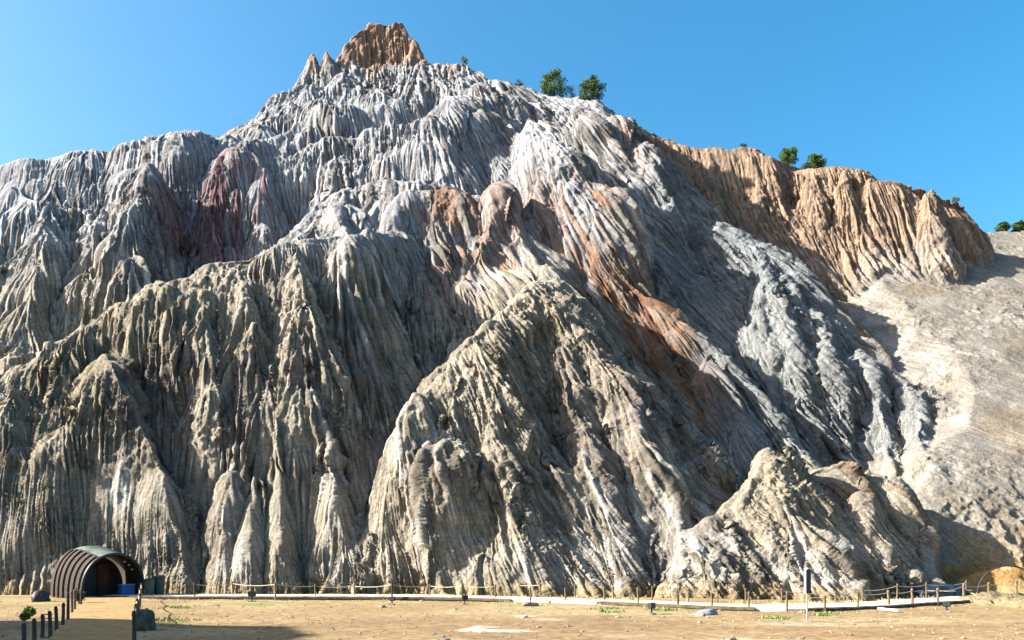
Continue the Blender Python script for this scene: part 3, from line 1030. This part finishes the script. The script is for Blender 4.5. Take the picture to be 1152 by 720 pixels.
LEFT = [(91, 681, 666, 0), (84, 686, 663, 1), (81, 690, 664, 1), (76.5, 698, 666, 0), (70.5, 704, 678, 0), (63.5, 709, 682, 0), (56.5, 717.5, 687, 0), (47.5, 716, 695, 0), (38.5, 723, 705, 0), (26.5, 730, 714, 0)]
lt = []
for n_, (px, py, tp, light) in enumerate(LEFT):
    p = gp(px, py)
    h = max(0.75, (py - tp) / F * p.y)
    lt.append(post(p, h, 0.06, M_POST if light else M_DARKPOST,
                   '%s post from the shelter along the left side of the footpath%s' % (ORD[n_], ', paler than its neighbours' if light else ''),
                   'posts along the left side of the footpath', (rnd.uniform(-0.03, 0.05), 0)))
rt = []
for n_, (px, py) in enumerate([(159, 673), (157.5, 681), (156, 690), (154.5, 699), (153, 709), (151, 721)]):
    p = gp(px, py)
    rt.append(post(p, 0.95, 0.06, M_DARKPOST if n_ % 2 else M_POST, '%s post from the shelter along the right side of the footpath' % ORD[n_],
                   'posts along the right side of the footpath', (rnd.uniform(-0.03, 0.03), 0)))
rope(rt, 'rope slung along the posts on the right side of the footpath', 0.025)

# ------------------------------------------------------------------ vaulted shelter over the mine entrance
axis = 0.88                                # the shelter runs back into the rock, leaning left
sh = empty('tunnel_shelter', gp(127, 672), axis)
tag(sh, 'low vaulted corrugated tunnel shelter with a dark mouth at the cliff foot', 'tunnel shelter')
R0, HT, LEN = 1.95, 2.85, 4.4


def arch(q, grow=0.0):                                       # q 0..1 from the left foot over the top to the right foot
    a_ = math.pi * (1 - q)
    return Vector(((R0 + grow) * math.cos(a_) * (1 + 0.10 * math.sin(a_)), 0, (HT + grow) * math.sin(a_) ** 0.8))


bm = bmesh.new()
NA, NL = 40, 57
vv = {}
for s_ in (0, 1):
    for i in range(NA + 1):
        for j in range(NL):
            y = LEN * j / (NL - 1) - 0.45 * math.sin(math.pi * i / NA)
            w = 0.025 * math.sin(j * math.pi / 2) - 0.05 * s_
            p = arch(i / NA, w)
            g_ = 1 + 0.20 * min(1.0, j / (NL - 1) * 1.6)          # the vault rises towards the back
            p = Vector((p.x * (0.5 + 0.5 * g_), 0, p.z * g_))
            vv[s_, i, j] = bm.verts.new((p.x, y, p.z))
for s_ in (0, 1):
    for i in range(NA):
        for j in range(NL - 1):
            q = [vv[s_, i, j], vv[s_, i + 1, j], vv[s_, i + 1, j + 1], vv[s_, i, j + 1]]
            bm.faces.new(q if s_ == 0 else q[::-1])
for i in range(NA):
    bm.faces.new((vv[0, i, 0], vv[1, i, 0], vv[1, i + 1, 0], vv[0, i + 1, 0]))
bmesh.ops.recalc_face_normals(bm, faces=bm.faces)
me = bpy.data.meshes.new('vault_roof')
bm.to_mesh(me); bm.free()
link_mesh('vault_roof', me, M_TEAL, sh)
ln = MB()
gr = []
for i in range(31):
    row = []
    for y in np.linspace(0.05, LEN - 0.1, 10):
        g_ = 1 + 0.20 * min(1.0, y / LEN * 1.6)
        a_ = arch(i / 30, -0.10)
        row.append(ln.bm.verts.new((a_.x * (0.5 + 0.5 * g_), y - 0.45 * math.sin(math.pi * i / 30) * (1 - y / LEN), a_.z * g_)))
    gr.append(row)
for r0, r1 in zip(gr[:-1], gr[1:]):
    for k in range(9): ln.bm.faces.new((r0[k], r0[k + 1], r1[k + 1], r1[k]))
ln.build('inner_shade_shell', M_INNER, sh)  # added dark shell: shade inside the vault put into colour
fr = MB()
fr.tube([arch(q, 0.03) + Vector((0, -0.02 - 0.45 * math.sin(math.pi * q), 0)) for q in np.linspace(0, 1, 33)], 0.09, 8)
fr.build('front_arch', M_METAL_DARK, sh)
bd = MB()
gr = []
for i in range(15):
    q = 0.36 * i / 14
    row = []
    for y in np.linspace(0.12, LEN - 0.05, 12):
        g_ = 1 + 0.20 * min(1.0, y / LEN * 1.6)
        row.append(bd.bm.verts.new((arch(q, 0.06).x * (0.5 + 0.5 * g_), y - 0.45 * math.sin(math.pi * q), arch(q, 0.06).z * g_)))
    gr.append(row)
for r0, r1 in zip(gr[:-1], gr[1:]):
    for k in range(11): bd.bm.faces.new((r0[k], r0[k + 1], r1[k + 1], r1[k]))
bd.build('side_boards', M_INNER, sh)
for n_ in range(6):                                          # timber slats down the left flank
    y = 0.35 + n_ * 0.68
    g_ = 1 + 0.20 * min(1.0, y / LEN * 1.6)
    rb = MB()
    rb.tube([Vector((arch(q, 0.10).x * (0.5 + 0.5 * g_), y - 0.45 * math.sin(math.pi * q), arch(q, 0.10).z * g_)) for q in np.linspace(0.0, 0.34, 10)], 0.085, 6)
    rb.build('side_slat', M_RIB, sh)
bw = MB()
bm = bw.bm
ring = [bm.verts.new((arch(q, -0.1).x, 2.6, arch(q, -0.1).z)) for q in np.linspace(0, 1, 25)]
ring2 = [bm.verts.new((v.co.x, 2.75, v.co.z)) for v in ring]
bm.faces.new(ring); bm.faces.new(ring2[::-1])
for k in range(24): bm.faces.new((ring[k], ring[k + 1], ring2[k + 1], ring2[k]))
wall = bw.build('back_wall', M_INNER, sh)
MB().box((-0.75, 2.55, 1.0), (1.5, 0.06, 2.0), 0, 0.01).build('doorway_dark_slab', M_METAL_DARK, sh)  # near-black slab painted as the unlit opening
MB().box((0.45, 2.50, 1.1), (0.75, 0.08, 2.2), 0, 0.01).build('door_panel', M_RED, sh)
for x in (-1.85, 1.85):
    MB().box((x, 0.2, 0.55), (0.14, 0.16, 1.1), 0, 0.02).build('door_post', M_RIB if x > 0 else M_POST, sh)
MB().box((0, 0.15, 0.05), (3.7, 0.3, 0.14), 0, 0.02).build('threshold', M_STONE, sh)
# lamps strung inside the right of the vault
for q in (0.66, 0.72, 0.78):
    p = arch(q, -0.22)
    MB().box((p.x, 0.3, p.z), (0.16, 0.16, 0.10), 0, 0.03).build('lamp', M_STONEL, sh)

bx = empty('storage_bin', sh.matrix_basis @ Vector((1.15, 0.55, 0.06)), axis)
tag(bx, 'bright blue plastic storage bin standing inside the shelter mouth', 'storage bin')
MB().box((0, 0, 0.36), (0.92, 0.6, 0.70), 0, 0.04).build('bin_body', M_BLUE, bx)
MB().box((0, 0, 0.75), (0.98, 0.66, 0.08), 0, 0.03).build('lid', M_BLUELID, bx)


def waste_bin(loc, h, w, m, label):
    e = tag(empty('waste_bin', loc, 0.2), label, 'waste bin', 'waste bins beside the shelter')
    mb = MB()
    mb.tube([(0, 0, 0.06), (0, 0, h * 0.85)], [w * 0.42, w * 0.52], 14)
    mb.build('bin_body', m, e)
    mb = MB()
    mb.tube([(0, 0, h * 0.852), (0, 0, h * 0.93), (0, 0, h)], [w * 0.58, w * 0.56, w * 0.25], 14)
    mb.build('lid', M_BIN, e)


p = gp(168, 671.5); waste_bin((p.x, p.y, 0), 1.25, 0.66, M_BINGREY, 'grey green waste bin standing next to the right side of the shelter')
p = gp(179, 671); waste_bin((p.x, p.y, 0), 1.45, 0.75, M_BIN, 'dark green waste bin with a wide lid, farther from the shelter')

# ------------------------------------------------------------------ sign, hoop, tarpaulin, pipe, ground lamps
p = gp(908, 697)
sg = tag(empty('sign_board', (p.x, p.y, 0), math.radians(32)), 'narrow upright sign board on a tall thin pole in front of the walkway', 'sign')
MB().tube([(0, 0, -0.2), (0, 0, 2.1)], 0.035, 8).build('pole', M_POLE, sg)
MB().box((0, -0.05, 1.62), (0.34, 0.035, 1.02), 0, 0.008).build('board', M_SIGN, sg)
MB().box((-0.19, -0.05, 1.62), (0.03, 0.09, 1.02), 0, 0.006).build('side_panel', M_SIGNB, sg)
MB().box((0.0, -0.05, 2.16), (0.32, 0.18, 0.05), 0, 0.006).build('top_cap', M_SIGNB, sg)

c = gp(1147, 673)
hp = empty('hoop_arch', (c.x, c.y + 1.2, 0), 0)
tag(hp, 'thin dark metal hoop arching over the ground at the far right end', 'hoop')
pts = [(2.05 * math.cos(a_), 0.0, 2.1 * math.sin(a_) ** 0.85) for a_ in np.linspace(0, math.pi, 33)]
pts[0] = (2.05, 0, -0.2); pts[-1] = (-2.05, 0, -0.2)
MB().tube(pts, 0.055, 8).build('hoop_tube', M_METAL_DARK, hp)
for x in (-2.05, 2.05):
    MB().tube([(x, 0, -0.15), (x, 0, 0.12)], 0.10, 8).build('foot_sleeve', M_POLE, hp)

# heap under a dark blue tarpaulin
bm = bmesh.new()
c = gp(1066, 673)
bmesh.ops.create_grid(bm, x_segments=36, y_segments=20, size=1.0)
for v in bm.verts:
    x, y = v.co.x, v.co.y
    h = 1.15 * max(0.0, 1 - max(abs(x) ** 5, abs(y) ** 4)) ** 0.45
    h *= 0.85 + 0.25 * math.sin(3 * x + 1) * 0.6 + 0.1 * math.sin(9 * x + 4 * y)
    v.co = Vector((x * 1.75, y * 1.0, 0.75 * h - 0.02 + 0.03 * math.sin(17 * x + 5 * y)))
for f in bm.faces: f.smooth = True
me = bpy.data.meshes.new('tarpaulin')
bm.to_mesh(me); bm.free()
o = tag(link_mesh('tarpaulin', me, M_TARP), 'heap covered with dark blue tarpaulin behind the right hand posts', 'tarpaulin')
o.location = (c.x, c.y + 1.0, 0)
rp = MB().tube([(-1.8, -0.6, 0.5), (0, -1.03, 0.45), (1.8, -0.6, 0.5)], 0.02, 5).build('tie_rope', M_ROPE, o)

a_, b_ = gp(988, 686.5), gp(1011, 689)
o = MB().tube([(a_.x, a_.y, 0.09), ((a_.x + b_.x) / 2, (a_.y + b_.y) / 2, 0.08), (b_.x, b_.y, 0.09)], 0.06, 8).build('pipe', M_WHITE)
tag(o, 'short white pipe lying on the ground below the walkway', 'pipe')


def ground_lamp(px, py, s, rz, label):
    p = gp(px, py)
    e = tag(empty('ground_lamp', (p.x, p.y, gz(p.x, p.y)), rz), label, 'ground lamp', 'ground lamps in front of the walkway')
    MB().box((0, 0, 0.03), (0.34 * s, 0.28 * s, 0.06), 0, 0.01).build('base_plate', M_STONE, e)
    MB().tube([(0, 0, 0.05), (0, 0, 0.30 * s)], 0.04 * s, 8).build('bracket', M_METAL_DARK, e)
    mb = MB()
    mb.box((0, 0, 0.38 * s), (0.36 * s, 0.22 * s, 0.26 * s), 0, 0.03)
    mb.build('lamp_head', M_METAL_DARK, e)


ground_lamp(283.5, 675.5, 1.25, 0.1, 'round black ground lamp beside the walkway, nearest the shelter')
ground_lamp(441, 680, 0.9, -0.2, 'small black ground lamp at the foot of a dark walkway post')
ground_lamp(523, 679, 1.0, 0.3, 'dark ground lamp on the sloping verge, left of the white salt stains')
ground_lamp(733, 690, 1.1, 0.9, 'black ground lamp on bare earth right of the white salt stains')
ground_lamp(1065, 687, 1.0, -0.5, 'black ground lamp on the verge in front of the tarpaulin heap')


def boulder(p, s, m, label, group=None, name='boulder', seed=1):
    bm = bmesh.new()
    bmesh.ops.create_icosphere(bm, subdivisions=4, radius=1.0)
    co = np.array([v.co[:] for v in bm.verts])
    d = 1 + 0.30 * fbm(co[:, 0] + 7 * seed, co[:, 1], co[:, 2], 1.0, 3)
    for v, k in zip(bm.verts, d):
        q = v.co * k
        v.co = Vector((q.x * s[0], q.y * s[1], max(q.z, -0.35) * s[2] + 0.3 * s[2]))
    for f in bm.faces: f.smooth = True
    me = bpy.data.meshes.new(name)
    bm.to_mesh(me); bm.free()
    o = link_mesh(name, me, m)
    o.location = p
    o.rotation_euler = (0, 0, seed * 1.3)
    tag(o, label, 'rock', group)
    return o


def rock_at(px, py, s, m, label, seed):
    p = gp(px, py)
    boulder((p.x, p.y, gz(p.x, p.y) - 0.02), s, m, label, 'loose rocks on the open ground', 'boulder', seed)


rock_at(163.5, 708, (0.36, 0.36, 0.68), M_INNER2, 'tall dark boulder standing just right of the footpath', 1)
rock_at(46.5, 676, (0.5, 0.5, 0.55), M_METAL_DARK, 'black rounded boulder on the shaded ground left of the shelter', 2)
rock_at(796, 691, (0.55, 0.35, 0.20), M_STONEB, 'flat blue grey rock lying below the walkway, right of centre', 3)
rock_at(786, 692, (0.35, 0.2, 0.12), M_STONE, 'low brown rock beside the flat blue grey one', 4)
rock_at(596, 681, (0.42, 0.25, 0.2), M_STONE, 'dark rock under the walkway edge where it bends forward', 5)
rock_at(430, 682, (0.25, 0.18, 0.12), M_STONE, 'small brown rock left of a small black lamp', 6)
rock_at(237, 680, (0.5, 0.2, 0.07), M_STONE, 'low dark rock slab on the grass near the left end of the walkway', 7)
rock_at(676, 687, (0.25, 0.15, 0.09), M_STONE, 'small reddish rock on the verge below the walkway', 8)
rock_at(590, 694, (0.2, 0.15, 0.1), M_STONEL, 'small pale rock above the right white salt stain', 9)
rock_at(498, 718, (0.3, 0.12, 0.07), M_STONE, 'thin dark rock at the bottom edge, left of the salt stains', 10)


# ------------------------------------------------------------------ pines and shrubs on the crest
def surface_at(px, py_hint=None):
    """topmost point of the mountain surface seen at a photograph column"""
    u = 576 + P[..., 0] / P[..., 1] * F
    v = HY - (P[..., 2] - CAMZ) / P[..., 1] * F
    m = np.abs(u - px) < 1.2
    vv_ = np.where(m, v, 1e9)
    k = np.unravel_index(np.argmin(vv_), vv_.shape)
    return Vector(P[k].tolist())


def pine(px, hpx, wpx, label, squash=1.0, seed=0, group='pines on the crest'):
    r_ = random.Random(seed)
    b0 = surface_at(px)
    b0 = b0 + Vector((0, 0.6, -0.25))
    H = hpx / F * b0.y
    Wd = wpx / F * b0.y * 0.5
    t = tag(empty('pine_tree', b0), label, 'tree', group)
    mb = MB()
    mb.tube([(0, 0, -0.4), (0.03, 0, H * 0.35), (-0.02, 0.03, H * 0.7), (0, 0, H * 0.95)], [0.16, 0.13, 0.08, 0.02], 7)
    limbs = []
    for k in range(44):
        z = H * r_.uniform(0.14, 0.92)
        prof = math.sin(math.pi * min(1, (z / H) * 0.82 + 0.16)) ** 0.7
        a_ = r_.uniform(0, 2 * math.pi)
        L = Wd * prof * r_.uniform(0.65, 1.05)
        e = Vector((math.cos(a_) * L, math.sin(a_) * L, z + L * r_.uniform(0.05, 0.5)))
        mb.tube([(0, 0, z), e * 0.6 + Vector((0, 0, z * 0.4)), e], [0.05, 0.03, 0.012], 5)
        limbs.append(e)
        limbs.append(e * 0.62 + Vector((0, 0, z * 0.38)))
    limbs.append(Vector((0, 0, H * 0.95)))
    mb.build('trunk', M_BARK, t)
    cr = MB()
    for e in limbs:
        s_ = 0.11 * H * r_.uniform(0.6, 1.3)
        for q in range(70):
            d = Vector((r_.gauss(0, 1), r_.gauss(0, 1), r_.gauss(0, 0.8)))
            d.normalize()
            pp = e + d * s_ * r_.uniform(0.1, 1.0) ** 0.6
            cr.leaf(pp, d + Vector((0, 0, 0.5)), 0.035, r_.uniform(0.14, 0.30))
    cr.build('crown', M_PINE, t)


pine(623, 30, 29, 'tallest dark green pine on the crest right of the summit', 1, 1)
pine(666, 25, 28, 'round bushy pine just right of the tallest crest pine', 1, 2)
pine(889, 22, 19, 'left pine of the pair above the orange cliff', 1, 3)
pine(919, 17, 20, 'right pine of the pair above the orange cliff, lower and wider', 1, 4)
pine(1130, 11, 13, 'small hazy pine on the pale hillside skyline near the right edge', 1, 5)
pine(1149, 11, 16, 'yellowish green pine at the far right edge of the skyline', 1, 6)


def shrub(px, hpx, wpx, label, seed=0, pos=None, m=None, group='shrubs on the crest'):
    r_ = random.Random(100 + seed)
    b0 = pos if pos is not None else surface_at(px) + Vector((0, 0.3, -0.1))
    H = hpx / F * b0.y
    Wd = wpx / F * b0.y * 0.5
    t = tag(empty('shrub', b0), label, 'shrub', group)
    st_ = MB()
    cr = MB()
    for k in range(9):
        a_ = r_.uniform(0, 6.28)
        e = Vector((math.cos(a_) * Wd * r_.uniform(0.2, 0.9), math.sin(a_) * Wd * r_.uniform(0.2, 0.9), H * r_.uniform(0.4, 0.95)))
        st_.tube([(0, 0, -0.1), e * 0.5, e], [0.03, 0.02, 0.008], 5)
        for q in range(70):
            d = Vector((r_.gauss(0, 1), r_.gauss(0, 1), r_.gauss(0, 1))).normalized()
            cr.leaf(e + d * 0.35 * H * r_.uniform(0.1, 1), d, 0.03, r_.uniform(0.07, 0.16))
    st_.build('stem', M_BARK, t)
    cr.build('foliage', m or M_SHRUB, t)


shrub(645, 11, 11, 'small thin shrub between the two large crest pines', 1)
shrub(521, 8, 10, 'small shrub on the brown knob right of the summit', 2)
shrub(585, 6, 12, 'low shrub on the crest left of the tallest pine', 3)
shrub(836, 5, 10, 'low shrub on the edge of the orange cliff, left of the pines', 4)
shrub(905, 7, 8, 'low shrub in the notch between the two pines on the orange cliff', 5)
shrub(1076, 6, 9, 'low dark shrub near the right end of the orange cliff', 6)
c = gp(33, 694)
shrub(0, 9, 8, 'bright green young plant on the sunlit strip left of the footpath', 7, c, M_GREEN, 'plants on the forecourt')
c = gp(27, 697)
shrub(0, 5, 7, 'small yellow green plant beside the taller bright green one', 8, c, M_GREEN, 'plants on the forecourt')
c = gp(89, 679)
shrub(0, 14, 7, 'dark green plant among the posts in front of the shelter', 9, c, M_SHRUB, 'plants on the forecourt')

# ------------------------------------------------------------------ dry grass along the foot of the cliff (nobody could count it)
mb = MB()
r_ = random.Random(5)
n_ = 0
while n_ < 15000:
    x = r_.uniform(-27, 44)
    yw = walk_front(x)
    zone = r_.random()
    if zone < 0.72:
        y = yw + 3.7 + abs(r_.gauss(0, 1.3))
        if x < -2 and r_.random() < 0.6: n_ += 1; continue
    else:
        y = yw - 0.5 - abs(r_.gauss(0, 1.0))
    dn = float(NT[int(x * 0.9) & 63, int(y * 0.9) & 63, 5])
    n_ += 1
    if dn < (-0.1 if zone < 0.72 else 0.35): continue
    h = r_.uniform(0.08, 0.32) * (1.0 if zone < 0.72 else 0.45)
    mb.leaf((x, y, gz(x, y) - 0.02), (r_.gauss(0, 0.4), r_.gauss(0, 0.4), 1), 0.02, h)
tag(mb.build('dry_grass', M_DRY), kind='stuff')
mb = MB()
for (px, py, wx, cnt) in ((190, 697, 1.2, 220), (200, 684, 1.0, 120), (680, 685, 0.8, 160), (748, 686.5, 0.8, 200), (872, 695, 0.8, 180), (928, 691, 0.5, 160), (690, 688, 0.7, 100), (88, 700, 0.4, 60)):
    c = gp(px, py)
    for _ in range(cnt):
        x = c.x + r_.gauss(0, wx * 0.5); y = c.y + r_.gauss(0, wx * 0.3)
        mb.leaf((x, y, gz(x, y) - 0.02), (r_.gauss(0, 0.4), r_.gauss(0, 0.4), 1), 0.02, r_.uniform(0.06, 0.2))
tag(mb.build('green_grass', M_GREEN), kind='stuff')
# loose gravel on the open ground (nobody could count it)
bm = bmesh.new()
for _ in range(1100):
    y = r_.uniform(24, 52)
    x = r_.uniform(-0.68, 0.68) * y
    if y > walk_front(x) - 0.4: continue
    s_ = r_.uniform(0.02, 0.06) * (2.2 if r_.random() < 0.05 else 1)
    m_ = Matrix.Translation((x, y, gz(0, 0) * 0 + 0)) @ Matrix.Rotation(r_.uniform(0, 6), 4, 'Z') @ Matrix.Diagonal((s_ * r_.uniform(0.7, 1.5), s_ * r_.uniform(0.7, 1.3), s_ * 0.7, 1))
    vs_ = bmesh.ops.create_icosphere(bm, subdivisions=1, radius=1.0, matrix=m_)['verts']
    for v in vs_: v.co += Vector((r_.gauss(0, 0.15), r_.gauss(0, 0.15), r_.gauss(0, 0.1))) * s_
vz = np.array([v.co[:] for v in bm.verts])
zz_ = ground_z(vz[:, 0], vz[:, 1])
for v, q in zip(bm.verts, zz_): v.co.z += q + 0.01
me = bpy.data.meshes.new('gravel')
bm.to_mesh(me); bm.free()
tag(link_mesh('gravel', me, mat('gravel_stone', (0.20, 0.16, 0.11), 0.95, 0.5, 1.5)), kind='stuff')
